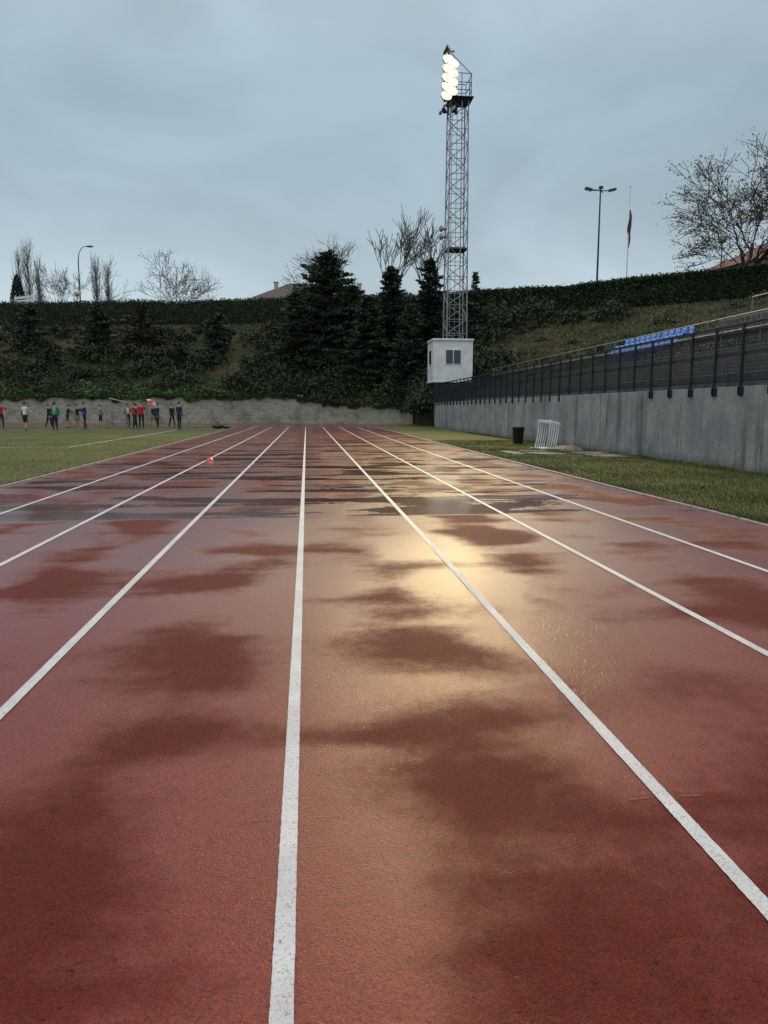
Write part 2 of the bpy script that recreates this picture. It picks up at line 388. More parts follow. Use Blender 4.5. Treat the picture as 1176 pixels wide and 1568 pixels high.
# ---------------------------------------------------------------- trees
def conifer(x,y,top,r,name='conifer_tree',mat=None,dens=1.0,base=None,power=.78):
    z0=bank_z(x,y)-.2 if base is None else base
    Hh=top-z0; root=empty(name,(x,y,z0))
    mb=MB(); mb.path([(0,0,0),(.05,0,Hh*.5),(0,0,Hh*.97)],[.05+.016*Hh,.03+.009*Hh,.02],7)
    P=[];D=[];Sh=[]
    nb=int(20*Hh*dens); ph=random.uniform(0,6)
    for i in range(nb):
        t=(i+random.random())/nb; t=.04+.95*t
        az=random.uniform(0,2*math.pi)
        lob=1+.22*math.sin(2*az+ph+t*5)+.14*math.sin(5*az-t*17+ph)
        z=Hh*t; ln=r*(1-t)**power*random.uniform(.55,1.12)*lob+.15
        if random.random()<.07: ln*=1.3
        dx,dy=math.cos(az),math.sin(az)
        rise=random.uniform(-.05,.35)+.6*(t-.3); 
        k=int(16+ln*30); s=rng.random(k)**.7
        wd=.10+.34*ln*(1-s)*s*1.6+.12
        lat=rng.normal(0,1,k)*wd*.6
        zz=z+ln*(rise*s-.35*s*s+.16*s**4)-np.abs(rng.normal(0,.17,k))*(1.1-.5*s)
        P.append(np.stack([dx*ln*s-dy*lat,dy*ln*s+dx*lat,zz],1))
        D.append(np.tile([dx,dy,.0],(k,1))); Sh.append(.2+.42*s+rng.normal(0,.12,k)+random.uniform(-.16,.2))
        if ln>.8: mb.path([(0,0,z),(dx*ln*.5,dy*ln*.5,z+ln*(rise*.5-.09)),(dx*ln*.9,dy*ln*.9,z+ln*(rise*.9-.25))],[.035,.022,.01],4,cap=False)
    mb.obj('trunk_and_limbs',[M_bark],root,smooth=True)
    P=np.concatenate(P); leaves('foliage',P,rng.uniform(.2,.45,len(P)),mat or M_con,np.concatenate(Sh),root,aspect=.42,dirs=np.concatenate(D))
    return root
conifer(2.3,74.6,16.6,5.6,dens=1.35)
conifer(8.0,70.2,14.4,3.8,dens=1.1); conifer(11.4,68.8,14.9,3.7,dens=1.1); conifer(5.6,68.6,11.6,3.6,dens=1.1); conifer(-.8,73.4,12.6,3.4)
conifer(9.2,65.8,10.4,3.0); conifer(4.6,72.5,13.0,3.6); conifer(13.6,66,10.6,2.8); conifer(15.4,70,11.3,2.8)
conifer(-28.3,81.8,12.0,3.0,dens=.8); conifer(-21,79.4,11.9,2.7,dens=.8); conifer(-8.8,77.7,10.9,2.6,dens=.8)
conifer(-16.6,79.6,12.0,3.2,name='bronze_conifer_tree',mat=M_bronze,dens=.8); conifer(-12.6,76,8.0,2.0,dens=.7); conifer(-25,76.5,7.2,2.0,dens=.7)
conifer(19.1,84,16.6,1.6,base=ZP,dens=.5,power=1)
def cypress(x,y,base,Hh,r):
    root=empty('cypress_tree',(x,y,base)); mb=MB(); mb.tube((0,0,0),(0,0,Hh*.9),.15,.03); mb.obj('trunk',[M_bark],root)
    n=5000; t=rng.random(n); a=rng.uniform(0,6.28,n); rr=r*np.sin(np.pi*np.clip(t*.85+.15,0,1))**.7*rng.uniform(.6,1.05,n)
    leaves('foliage',np.stack([rr*np.cos(a),rr*np.sin(a),t*Hh],1),rng.uniform(.15,.3,n),M_con,.35+rng.normal(0,.15,n),root,dirs=np.tile([0,0,1.0],(n,1)))
cypress(-37.0,103,ZP,8.0,1.0)

def bare(x,y,base,Hh,spread,name='bare_tree',levels=6,trunk=.25,upright=.3,seed=0,mat=None,thick=1.0,rmin=.016,deadleaf=0,wide=1.0,dense=False):
    rnd=random.Random(seed); root=empty(name,(x,y,base)); mb=MB(); tips=[]
    def grow(p,d,ln,r,lv):
        n=3 if lv>1 else 2; pts=[p]; rs=[r]; q=p.copy(); dd=d.copy()
        for i in range(n):
            dd=(dd+Vector((rnd.gauss(0,.15),rnd.gauss(0,.15),rnd.gauss(0,.1)+upright*.10))).normalized()
            q=q+dd*ln/n; pts.append(q.copy()); rs.append(max(rmin,r*(1-.35*(i+1)/n)))
        mb.path(pts,rs,6 if lv>levels-2 else 3,cap=False)
        if lv<=1: tips.append(q)
        if lv<=0: return
        k=3 if lv>levels-3 else rnd.choice((3,3,2) if dense else (2,3,3))
        if dense and lv==levels: k=5
        az0=rnd.uniform(0,6.28)
        for j in range(k):
            az=az0+j*6.283/k+rnd.uniform(-.5,.5); an=rnd.uniform(.45,.85)*(1-.35*upright)*spread
            if j==0 : an*=.4
            ax=dd.orthogonal().normalized(); ax=Matrix.Rotation(az,3,dd)@ax
            nd=(Matrix.Rotation(an,3,ax)@dd)
            if lv==levels or j==0: st=pts[-1]
            else:
                f=rnd.uniform(.35,1)*n; i0=min(n-1,int(f)); st=pts[i0].lerp(pts[i0+1],f-i0)
            grow(st.copy(),nd,ln*rnd.uniform(.66,.9)*(1.25 if lv==levels else 1),max(rmin,rs[-1]*rnd.uniform(.6,.8)),lv-1)
    grow(Vector((0,0,-.2)),Vector((0,0,1)),Hh*trunk,.016*Hh*thick,levels)
    zs=max(v[2] for v in mb.v); s=Hh/zs
    xs=np.array([v[0] for v in mb.v]); cx=float(np.percentile(xs,2)+np.percentile(xs,98))/2 if dense else 0
    if dense: wide=wide*6.6/max(.1,float(np.percentile(xs,98)-np.percentile(xs,2))/2*s)
    mb.v=[((v[0]-cx*min(1,max(0,v[2]/zs)))*s*wide,v[1]*s*wide,v[2]*s) for v in mb.v]
    mb.obj('trunk_and_branches',[mat or M_bark],root)
    if deadleaf:
        T=np.array([((t.x-cx*t.z/zs)*s*wide,t.y*s*wide,t.z*s) for t in tips]); idx=rng.integers(0,len(T),deadleaf); P=T[idx]+rng.normal(0,.25,(deadleaf,3))
        leaves('clinging_leaves',P,rng.uniform(.1,.24,deadleaf),M_dead,rng.random(deadleaf)*.8,root)
bare(-19.2,103,ZP,11.6,1.1,levels=6,trunk=.16,seed=3,deadleaf=900)
bare(-12.6,97.3,ZP,8.6,.7,levels=5,trunk=.3,seed=5)
bare(-33.6,109.8,ZP,12.2,.9,levels=6,trunk=.18,seed=8,deadleaf=300)
bare(5.4,92.4,ZP,12.4,.95,levels=6,trunk=.18,seed=11,deadleaf=500)
bare(10.2,87.8,ZP,13.2,.8,levels=5,trunk=.2,upright=.7,seed=14,rmin=.026,mat=M_bark2,thick=1.2)
bare(14.4,87.2,ZP,13.4,.75,levels=5,trunk=.2,upright=.8,seed=19,rmin=.026,mat=M_bark2,thick=1.2)
bare(40.0,68.4,ZP,15.3,1.0,name='bare_plane_tree',levels=7,trunk=.17,seed=23,rmin=.018,deadleaf=11000,thick=1.15,dense=True)
def poplar(x,y,Hh,seed):
    rnd=random.Random(seed); root=empty('bare_poplar_tree',(x,y,ZP)); mb=MB()
    mb.path([(0,0,-.2),(.1,0,Hh*.5),(0,0,Hh)],[.2,.10,.015],6)
    for i in range(120):
        z=Hh*rnd.uniform(.08,.85); az=rnd.uniform(0,6.28); l=Hh*rnd.uniform(.12,.32)*(1-.5*z/Hh); sp_=rnd.uniform(.15,.42)
        p=Vector((0,0,z)); d=Vector((math.cos(az)*sp_,math.sin(az)*sp_,1)).normalized()
        q=p+d*l*.5+Vector((math.cos(az),math.sin(az),0))*l*.08; e_=q+Vector((d.x*.5,d.y*.5,1)).normalized()*l*.6
        mb.path([p,q,e_],[.032,.02,.012],3,cap=False)
        for k in range(2):
            st=p.lerp(e_,rnd.uniform(.3,.9)); mb.tube(st,st+Vector((rnd.gauss(0,.25),rnd.gauss(0,.25),rnd.uniform(.6,1.3))),.014,.01,3,cap=False)
    mb.obj('trunk_and_branches',[M_bark2],root)
poplar(-38.0,110,14,1); poplar(-39.9,112,13.2,2); poplar(-36.3,109,11.6,5); poplar(-28.7,109,11.6,3); poplar(-27.5,110.5,10.8,4)

# ---------------------------------------------------------------- houses
M_tile=simple('clay_roof_tiles',(.22,.095,.065),.8,0,.35,4,.5); M_stucco=simple('stucco',(.42,.36,.29),.9,0,.15,2)
M_tile2=simple('brown_roof_tiles',(.14,.11,.095),.8,0,.35,4,.5)
M_glass,_nt,_b=newmat('window_glass'); _b.inputs['Base Color'].default_value=(.03,.04,.05,1); _b.inputs['Roughness'].default_value=.08
def house(x,y,z,w_,d_,he,hr,rz,tile,ridge=.5,chim=True):
    root=empty('tiled_roof_house',(x,y,z),rz)
    mb=MB(); mb.box((0,0,he/2),(w_,d_,he)); mb.obj('walls',[M_stucco],root)
    mb=MB(); o=.5; a,c=w_/2+o,d_/2+o; rr=w_/2*ridge
    vs=[(-a,-c,he),(a,-c,he),(a,c,he),(-a,c,he),(-rr,0,he+hr),(rr,0,he+hr)]
    mb.add(vs,[(0,1,5,4),(1,2,5),(2,3,4,5),(3,0,4)])
    mb.add([(v[0],v[1],v[2]-.15) for v in vs[:4]],[(3,2,1,0)])
    k=-a
    while k<a:
        f_=min(1,max(0,(a-abs(k))/(a-rr))) ; mb.tube((k,-c,he+.03),(max(-rr,min(rr,k)) if abs(k)<=rr else k,-c+c*f_,he+hr*f_+.03),.06,.06,4); k+=.3
    mb.obj('roof',[tile],root)
    mb=MB()
    for i in range(4):
        xx=-w_/2+w_*(i+.5)/4; mb.box((xx,-d_/2-.01,he*.45),(1.1,.06,1.3),0); mb.box((xx,-d_/2-.03,he*.45-.7),(1.3,.14,.08),1)
    mb.obj('windows',[M_glass,M_stucco],root)
    if chim:
        mb=MB()
        for cx in (-w_*.3,w_*.36): mb.box((cx,0,he+hr*.85),(.7,.6,1.3)); mb.box((cx,0,he+hr*.85+.7),(.9,.8,.12))
        mb.obj('chimneys',[M_stucco],root)
house(1.6,128,ZP,21,10,8.0,3.5,0,M_tile2,.4)
house(62.5,92,ZP,20,12,8.3,4.3,.15,M_tile,.2,False)

# ---------------------------------------------------------------- lamps etc.
M_galv=simple('galvanized_steel',(.27,.28,.29),.5,.6,.25,8); M_dark=simple('dark_steel',(.035,.038,.045),.5,.3,.3,8)
M_globe=simple('opal_globe',(.75,.68,.42),.3,0,.05,3); M_white=simple('white_paint',(.66,.67,.67),.4,0,.12,2)
def lattice_mast(x,y,z0,z1):
    root=empty('floodlight_mast',(x,y,0)); mb=MB(); w0,w1=.84,.70
    def W(z): return w0+(w1-w0)*(z-z0)/(z1-z0)
    cs=[(-1,-1),(1,-1),(1,1),(-1,1)]
    for a,b_ in cs: mb.tube((a*w0,b_*w0,z0-1.5),(a*w1,b_*w1,z1),.065,.05,6)
    k=z0; st=1.12; i=0
    while k<z1-.5:
        k2=min(k+st,z1)
        for j in range(4):
            a,b_=cs[j],cs[(j+1)%4]; A=W(k);B=W(k2)
            mb.tube((a[0]*A,a[1]*A,k),(b_[0]*A,b_[1]*A,k),.025,n=4)
            if (i+j)%2: mb.tube((a[0]*A,a[1]*A,k),(b_[0]*B,b_[1]*B,k2),.031,n=4)
            else: mb.tube((b_[0]*A,b_[1]*A,k),(a[0]*B,a[1]*B,k2),.031,n=4)
        k=k2; i+=1
    mb.tube((.2,-W(z0),z0),(.2,-w1,z1),.045,n=5); 
    for s in (-.2,.2): mb.tube((s-.1,w0,z0),(s-.1,w1,z1),.022,n=4)
    mb.obj('lattice',[M_galv],root)
    mb=MB()
    mb.box((0,0,14.0),(1.6,1.6,.10)); 
    mb.box((0,0,z1),(1.7,1.7,.10)); mb.box((.1,-.2,z1+.055),(1.9,1.8,.05))
    for zz in (.55,1.1,1.75):
        ring=[(-.7,-1.0),(.85,-1.0),(.92,0),(.85,1.0),(-.7,1.0),(-.7,-1.0)]
        for p,q in zip(ring[:-1],ring[1:]): mb.tube((p[0],p[1],z1+zz),(q[0],q[1],z1+zz),.03,n=5)
    for p in ((.85,-1),(.92,0),(.85,1),(.1,-1),(.1,1),(-.7,1),(-.7,-1)): mb.tube((p[0],p[1],z1),(p[0],p[1],z1+1.75),.03,n=5)
    mb.tube((-.9,-.7,z1-1.2),(-.9,-.7,z1+3.5),.09,.07,8)
    for zz in (-.6,.3,1.1,1.9,2.7,3.3): mb.box((-.9,-.9,z1+zz),(.8,.08,.09))
    mb.tube((-.8,-.6,z1+3.4),(.85,-.9,z1+1.75),.03,n=5); mb.tube((-.75,-.6,z1-1.1),(.5,-.6,z1-.1),.035,n=5)
    mb.obj('head_platform',[M_dark],root)
    mb=MB()
    for zz,dx in ((14.9,-1),(15.5,-1)):
        mb.path([(-.85,-.4,zz),(-1.1,-.5,zz),(-1.35,-.65,zz)],[.06,.1,.26],10)
    mb.obj('horn_speakers',[M_galv],root,smooth=True)
    return root
mast=lattice_mast(12.2,61,4.0,25.2)
M_lit,nt,b=newmat('lit_lamp_glass'); b.inputs['Base Color'].default_value=(1,.9,.6,1); b.inputs['Emission Color'].default_value=(1,.90,.52,1); b.inputs['Emission Strength'].default_value=4.0
M_glow,nt,b=newmat('lamp_glow_ring'); b.inputs['Base Color'].default_value=(.9,.8,.4,1); b.inputs['Emission Color'].default_value=(1,.86,.36,1); b.inputs['Emission Strength'].default_value=1.4  # emission added to a flat ring, imitates the yellow glow around each lamp
M_unlit=simple('unlit_lamp_glass',(.25,.25,.24),.2,.2,.1,2)
def flood(px,pz,yaw,pitch,lit,r=.40,dy=0):
    R=Matrix.Rotation(yaw,3,'Z')@Matrix.Rotation(-pitch,3,'X'); mb=MB()
    def T(p): return R@Vector(p)+Vector((px,-1.15+dy,pz))
    rings=[(.30,.12),(.22,.20),(.05,r*.9),(0,r*1.05),(-.03,r*1.05)]
    vs=[];fs=[]; n=18
    for (yy,rr) in rings:
        for k in range(n): a=2*math.pi*k/n; vs.append(T((rr*math.cos(a),yy,rr*math.sin(a))))
    for i in range(len(rings)-1):
        for k in range(n): fs.append((i*n+k,(i+1)*n+k,(i+1)*n+(k+1)%n,i*n+(k+1)%n))
    fs.append(tuple(range(n))); mb.add(vs,fs,0)
    def disc(y_,r0,r1,mi):
        vs=[];fs=[]
        for rr in (r0,r1):
            for k in range(n): a=2*math.pi*k/n; vs.append(T((rr*math.cos(a),y_,rr*math.sin(a))))
        if r0<.01: mb.add(vs[n:],[tuple(range(n))],mi)
        else: mb.add(vs,[(k,n+k,n+(k+1)%n,(k+1)%n) for k in range(n)],mi)
    disc(-.034,r*.74,r*1.05,2 if lit else 3); disc(-.036,.0,r*.74,1 if lit else 3)
    mb.box(T((0,.45,0)),(.16,.3,.16),0)
    for s in (-1,1): mb.tube(T((s*r*1.1,.05,0)),T((s*r*.3,.5,0)),.025,n=5)
    mb.obj('floodlight',[M_dark,M_lit,M_glow,M_unlit],mast)
lp=[]
for i,pz in enumerate((25.2,25.85,26.5,27.15,27.8)): 
    flood(-1.12+.03*i,pz,.12,.38,True,.40); lp.append((-1.12+.03*i,pz))
    if i<4: flood(-.70+.02*i,pz+.32,.12,.38,True,.40,-.09)
flood(-.95,28.6,.9,.5,False,.32); flood(-.6,24.3,-.9,.5,False,.28); flood(-1.2,24.2,1.2,.5,False,.30)
for px,pz in (lp[1],lp[2],lp[3]):
    li=bpy.data.lights.new('lamp_arc','SPOT'); li.energy=15500; li.color=(1,.79,.40); li.shadow_soft_size=.13; li.spot_size=math.radians(86); li.spot_blend=.9
    lo=bpy.data.objects.new('lamp_arc',li); COL.objects.link(lo); lo.parent=mast; lo.location=(px+.15,-1.45,pz)
    lo.rotation_euler=Vector((-12,-55,-22)).to_track_quat('-Z','Y').to_euler()

def double_lamp(x,y):
    root=empty('street_lamp',(x,y,ZP)); mb=MB(); mb.tube((0,0,0),(0,0,11.8),.12,.07,8); mb.tube((-1.2,0,11.7),(1.2,0,11.7),.05,n=6)
    for a in (0,2.09): mb.tube((0,0,11.7),(1.1*math.cos(a+1),1.1*math.sin(a+1),11.8),.05,n=6)
    mb.obj('pole',[M_dark],root); mb=MB()
    for s in (-1,1):
        R=Matrix.Rotation(-s*.22,3,'Y'); mb.box((s*1.2,0,11.8),(.7,.4,.2),0,R); mb.box((s*1.2,0,11.69),(.6,.32,.03),1,R)
    mb.box((0,-.1,11.95),(.35,.35,.22),0)
    mb.obj('lamp_heads',[M_dark,M_globe],root,bevel=.03)
double_lamp(28.6,72.4)
root=empty('street_lamp',(-29.4,103.7,ZP)); mb=MB()
mb.path([(0,0,0),(0,0,9.9),(.15,0,11.0),(.6,0,11.7),(1.2,0,11.85)],[.1,.07,.05,.045,.04],8); mb.obj('pole',[M_dark],root)
mb=MB(); mb.ell((1.55,0,11.82),(.5,.18,.12),12,6); mb.obj('lamp_head',[M_dark],root)
def globe(x,y,Hh):
    root=empty('globe_street_lamp',(x,y,ZP)); mb=MB(); mb.tube((0,0,0),(0,0,Hh-.4),.08,.05,8); mb.tube((0,0,Hh-.42),(0,0,Hh-.3),.16,.2,10); mb.obj('post',[M_dark],root)
    mb=MB(); mb.ell((0,0,Hh),(.4,.4,.4),16,10); mb.obj('globe',[M_globe],root,smooth=True)
globe(38.6,67.6,6.4); globe(-27.6,96,4.8)
root=empty('flagpole',(33.6,77,ZP)); mb=MB(); mb.tube((0,0,0),(0,0,13.5),.08,.035,8); mb.ell((0,0,13.55),(.09,.09,.09),8,6); mb.obj('pole',[M_white],root)
m,nt,b=newmat('flag_cloth')
cc=mix(nt,maprange(nt,noise(nt,pos(nt,(6,6,.7)),2,2),.48,.56),(.16,.012,.018),(.05,.02,.03)); cc=mix(nt,maprange(nt,noise(nt,pos(nt,(5,5,.9)),1.3,2),.58,.62),cc,(.25,.13,.03)); L(nt,cc,b.inputs['Base Color']); b.inputs['Roughness'].default_value=.8
mb=MB(); vs=[];fs=[]
for i in range(15):
    z=11.2-i*.27
    for k in range(10):
        a=2*math.pi*k/10; r_=(.04+.13*math.sin(math.pi*min(1,(i+1)/14)))*(1+.35*math.sin(3*a+i*.6)); vs.append((.1+r_*math.cos(a)+.04*math.sin(i*.7),r_*.6*math.sin(a),z))
    if i: fs+=[((i-1)*10+k,(i-1)*10+(k+1)%10,i*10+(k+1)%10,i*10+k) for k in range(10)]
mb.add(vs,fs); mb.obj('furled_flag',[m],root,smooth=True)
root=empty('scoreboard_sign',(-35.4,100.5,ZP)); mb=MB()
for s in (-1,1): mb.tube((s*1.0,0,0),(s*1.0,0,5.0),.06,n=6)
for k in range(5): mb.box((0,-.02,3.1+k*.42),(2.3,.05,.30),0,Matrix.Rotation(-.12,3,'Y'))
mb.obj('slats_and_posts',[M_white],root)

# ---------------------------------------------------------------- retaining wall + terrace
def concmat(name,k,dark=False):
    m,nt,b=newmat(name); v=pos(nt); g=nt.nodes.new('ShaderNodeNewGeometry'); sp=nt.nodes.new('ShaderNodeSeparateXYZ'); L(nt,g.outputs['Position'],sp.inputs[0])
    n1=noise(nt,v,.9,5,.65); n2=noise(nt,v,14,4,.7); st=noise(nt,pos(nt,(1,1.6,.13)),2.2,4,.7); n4=noise(nt,v,90,2,.7); msk=noise(nt,v,.35,2,.5)
    q=lambda *c: tuple(x*k for x in c)
    c=mix(nt,maprange(nt,n1,.32,.68),q(.19,.20,.205),q(.345,.35,.34))
    c=mix(nt,maprange(nt,n2,.45,.75),c,q(.19,.195,.19))
    c=mix(nt,math_(nt,'MULTIPLY',math_(nt,'MULTIPLY',maprange(nt,st,.49,.65),.9),maprange(nt,msk,.36,.58,.3,1)),c,q(.10,.10,.09))
    if not dark:
        low=maprange(nt,math_(nt,'ADD',sp.outputs[2],math_(nt,'MULTIPLY',n1,.5)),.25,.55,1,0)
        c=mix(nt,math_(nt,'MULTIPLY',low,.7),c,(.09,.10,.055))
    L(nt,c,b.inputs['Base Color']); b.inputs['Roughness'].default_value=.75; bump(nt,math_(nt,'ADD',n2,math_(nt,'MULTIPLY',n4,.6)),.6,.025,b); return m
M_conc=concmat('retaining_concrete',1.0); M_terr=concmat('wet_terrace_concrete',.33,True)
ret=empty('retaining_wall')
XW=8.9; mb=MB(); ed=[-12,-5,1,7,13,19,25,31,37,43,51.6]
for i,(a,b_) in enumerate(zip(ed[:-1],ed[1:])):
    off=[.0,.03,.012,.035,.0,-.09,-.04,-.02][i%8]
    mb.box((XW+.15+off,(a+b_)/2,.8),(.3,b_-a-.02,1.9)); mb.box((XW+.17,b_,.78),(.2,.03,1.84))
mb.box((11.9,51.75,.8),(5.7,.28,1.9))
mb.obj('wall_panels',[M_conc],ret,bevel=.012)
mb=MB(); tz=[(9.2,11.0,1.742),(11.0,11.8,2.2),(11.8,12.6,2.65),(12.6,15.2,3.1)]
for a,b_,z in tz: mb.box(((a+b_)/2,19.6,z/2-.1),(b_-a-.003,63.9,z+.2))
mb.obj('spectator_terrace',[M_terr],bevel=.01)
fz=3.0; mb=MB(); M_fence=simple('painted_fence_steel',(.022,.027,.035),.45,.3,.25,10)
XF=XW-.045; y=-11.5
while y<51.8: 
    mb.box((XF,y,2.27),(.05,.05,1.44)); mb.box((XF+.01,y,1.66),(.07,.12,.16)); y+=1.0
for z,t in ((3.0,.055),(2.86,.035),(2.42,.035),(1.86,.045)): mb.box((XF+.05,20.2,z),(t,63.2,t))
mb.obj('fence_frame',[M_fence],(fe:=empty('metal_fence')))
mb=MB()
for y in np.arange(-2,51.8,.05): mb.box((XF+.05,y,2.35),(.007,.012,.98))
for z in np.arange(1.93,2.83,.075): mb.box((XF+.058,24.9,z),(.006,53.8,.010))
mb.obj('fence_mesh',[M_fence],fe)
mb=MB()
for x in np.arange(9,14.6,1.0): mb.box((x,51.75,2.35),(.05,.05,1.3))
for z in (3.0,2.42,1.86): mb.box((11.8,51.80,z),(5.6,.04,.04))
for x in np.arange(9,14.5,.055): mb.box((x,51.80,2.35),(.01,.007,.98))
mb.obj('fence_return',[M_fence],fe)
M_rail=simple('weathered_rail_steel',(.16,.165,.17),.6,.4,.25,8)
mb=MB(); XH=12.7
for y in np.arange(-10,51,2.0): mb.tube((XH,y,3.1),(XH,y,4.02),.022,n=6)
for z in (4.02,3.6): mb.tube((XH,-10,z),(XH,50.6,z),.022,n=6)
mb.obj('terrace_handrail',[M_rail])
mb=MB()
for y in np.arange(-10,26,2.0): mb.tube((14.9,y,3.1),(14.9,y,5.0),.025,n=6)
for z in (5.0,4.5): mb.tube((14.9,-10,z),(14.9,24,z),.025,n=6)
mb.obj('rear_handrail',[M_rail])
M_blue=simple('blue_seat_plastic',(.012,.14,.52),.75,0,.12,3)
def bleacher(y0,y1,seats,X=13.15):
    root=empty('blue_seat_bleacher' if seats else 'metal_bleacher',(X,y0,3.1)); Ln=y1-y0; mb=MB(); sm=MB()
    for k in range(2):
        zz=.42+.4*k; xx=.62*k
        for y in np.arange(.1,Ln,1.2): mb.box((xx,y,zz/2),(.05,.05,zz)); mb.box((xx+.3,y,zz/2),(.05,.05,zz))
        mb.box((xx+.1,Ln/2,zz),(.07,Ln,.05)); 
        if seats:
            n=int(Ln/.5)
            for i in range(n):
                y=(i+.5)*.5; prof=[(-.20,-.04),(-.18,.06),(-.16,.09),(.0,.055),(.16,.07),(.21,.12),(.25,.26),(.27,.42)]
                vs=[];fs=[]
                for j,(px,pz) in enumerate(prof):
                    ww=.22 if j<7 else .18
                    for q,(yy,dz) in enumerate(((-ww,.03),(-ww*.6,0),(ww*.6,0),(ww,.03))):
                        vs.append((xx+.1+px,y+yy,zz+pz+(dz if j<5 else 0)))
                    if j: fs+=[((j-1)*4+t,(j-1)*4+t+1,j*4+t+1,j*4+t) for t in range(3)]
                sm.add(vs,fs)
        else:
            sm.box((xx+.05,Ln/2,zz+.06),(.3,Ln,.04)); sm.box((xx+.28,Ln/2,zz+.36),(.03,Ln,.14))
            for y in np.arange(.1,Ln,1.2): sm.box((xx+.3,y,zz+.2),(.04,.04,.4))
    mb.obj('frame',[M_rail],root); o=sm.obj('seats',[M_blue if seats else M_rail],root,smooth=seats)
    if seats: q=o.modifiers.new('s','SOLIDIFY'); q.thickness=.015
bleacher(26.2,32.4,True); bleacher(14.5,24.5,False)

# ---------------------------------------------------------------- cabin
cab=empty('white_site_cabin',(10.72,55.4,3.3)); mb=MB()
mb.box((0,0,1.5),(2.88,2.4,2.96)); 
for sx in (-1,1):
    for sy in (-1,1): mb.box((sx*1.42,sy*1.18,1.5),(.10,.10,3.0))
mb.obj('walls',[M_white],cab,bevel=.01)
mb=MB(); mb.box((0,0,3.02),(3.06,2.6,.14)); mb.box((0,0,.0),(3.0,2.5,.12)); mb.obj('roof_and_base_frame',[M_white],cab,bevel=.02)
mb=MB()
mb.box((.02,-1.215,1.78),(1.22,.05,1.12),1); mb.box((-.27,-1.245,1.78),(.50,.03,.98),0); mb.box((.31,-1.245,1.78),(.50,.03,.98),0); mb.box((.02,-1.27,1.78),(.05,.02,1.0),1)
mb.box((-1.455,.0,1.8),(.05,1.0,1.1),1); mb.box((-1.485,0,1.8),(.03,.88,.98),0)
mb.obj('windows',[M_glass,M_white],cab)
mb=MB(); 
for sx in (-1,0,1):
    for sy in (-1,1): mb.box((sx*1.2,sy*1.0,-1.5),(.25,.25,2.9))
mb.box((.2,.3,-1.3),(2.6,1.8,2.4))
mb.obj('support_plinth',[simple('plinth_concrete',(.06,.06,.055),.9)],cab)

# ---------------------------------------------------------------- trackside items
root=empty('hurdle_stack',(7.55,23.2,0),.12); mb=MB()
for k in range(5):
    x=k*.075; hgt=.92-.02*k
    for y in (-.42,.42):
        mb.path([(x-.06,y,.03),(x+.02,y,.45),(x+.06,y,hgt)],[.022,.02,.02],6); mb.path([(x-.25,y,.025),(x+.08,y,.025)],[.024,.024],6)
    mb.box((x+.06,0,hgt-.02),(.025,1.0,.08)); mb.box((x-.06,0,.04),(.04,.84,.04))
mb.obj('hurdles',[M_white],root,bevel=.004)
root=empty('waste_bin',(7.85,27.0,0)); mb=MB()
M_bin=simple('black_bin_plastic',(.012,.012,.014),.4,0,.2,5)
vs=[];n=20
prof=[(.17,0),(.18,.02),(.22,.58),(.24,.59),(.24,.64),(.21,.64),(.20,.55),(.16,.06),(.0,.06)]
for r_,z in prof:
    for k in range(n): vs.append((r_*math.cos(6.2832*k/n),r_*math.sin(6.2832*k/n),z))
mb.add(vs,[((i)*n+k,i*n+(k+1)%n,(i+1)*n+(k+1)%n,(i+1)*n+k) for i in range(len(prof)-1) for k in range(n)]); mb.obj('bin_body',[M_bin],root,smooth=True)
M_tarp=simple('dark_blue_tarp',(.015,.025,.06),.7,0,.3,5)
mb=MB(); vs=[];fs=[]
for i in range(16):
    for j in range(9):
        u,v_=i/15,j/8; e_=min(1,4*min(u,1-u,v_,1-v_)); vs.append((8.0+.75*v_+.05*math.sin(i),22.2+1.7*u+.05*math.sin(j*2),.004+.09*e_+.05*e_*math.sin(i*1.3+j*1.9)))
fs=[(i*9+j,(i+1)*9+j,(i+1)*9+j+1,i*9+j+1) for i in range(15) for j in range(8)]
mb.add(vs,fs); mb.obj('folded_tarp',[M_tarp],smooth=True)
m,nt,b=newmat('wet_slab'); v=pos(nt); n=noise(nt,v,1.5,4,.6); L(nt,mix(nt,maprange(nt,n,.4,.6),(.08,.08,.072),(.15,.147,.135)),b.inputs['Base Color']); L(nt,maprange(nt,n,.4,.6,.12,.6),b.inputs['Roughness']); b.inputs['Specular IOR Level'].default_value=.35
mb=MB(); mb.box((6.6,21.3,.0),(1.5,1.9,.05)); mb.box((8.3,19.9,.0),(1.1,2.4,.07)); mb.obj('concrete_slab',[m],bevel=.01)
root=empty('orange_marker_cone',(-2.42,18.8,zt)); mb=MB(); n=20; prof=[(.11,0),(.11,.012),(.075,.03),(.035,.085),(.03,.085),(.07,.02)]
vs=[(r_*math.cos(6.2832*k/n),r_*math.sin(6.2832*k/n),z) for r_,z in prof for k in range(n)]
mb.add(vs,[(i*n+k,i*n+(k+1)%n,(i+1)*n+(k+1)%n,(i+1)*n+k) for i in range(5) for k in range(n)]); mb.obj('cone',[simple('red_plastic',(.75,.05,.02),.35,0,.05)],root,smooth=True)
root=empty('sports_bag',(-5.9,50.5,0)); mb=MB(); mb.ell((0,0,.16),(.42,.2,.17),14,8,fn=lambda v:Vector((v.x,v.y,max(v.z,-.155)))); mb.path([(-.2,0,.3),(-.1,0,.42),(.1,0,.42),(.2,0,.3)],[.015]*4,6); mb.ell((.55,.1,.1),(.22,.2,.12),10,6); mb.obj('bag_body',[M_bin],root,smooth=True)
n=40; P=np.stack([rng.uniform(XL,XR,n),rng.uniform(2.2,14,n),np.full(n,zt+.006)],1); P[0]=(1.03,3.70,zt+.006)
mb=MB()
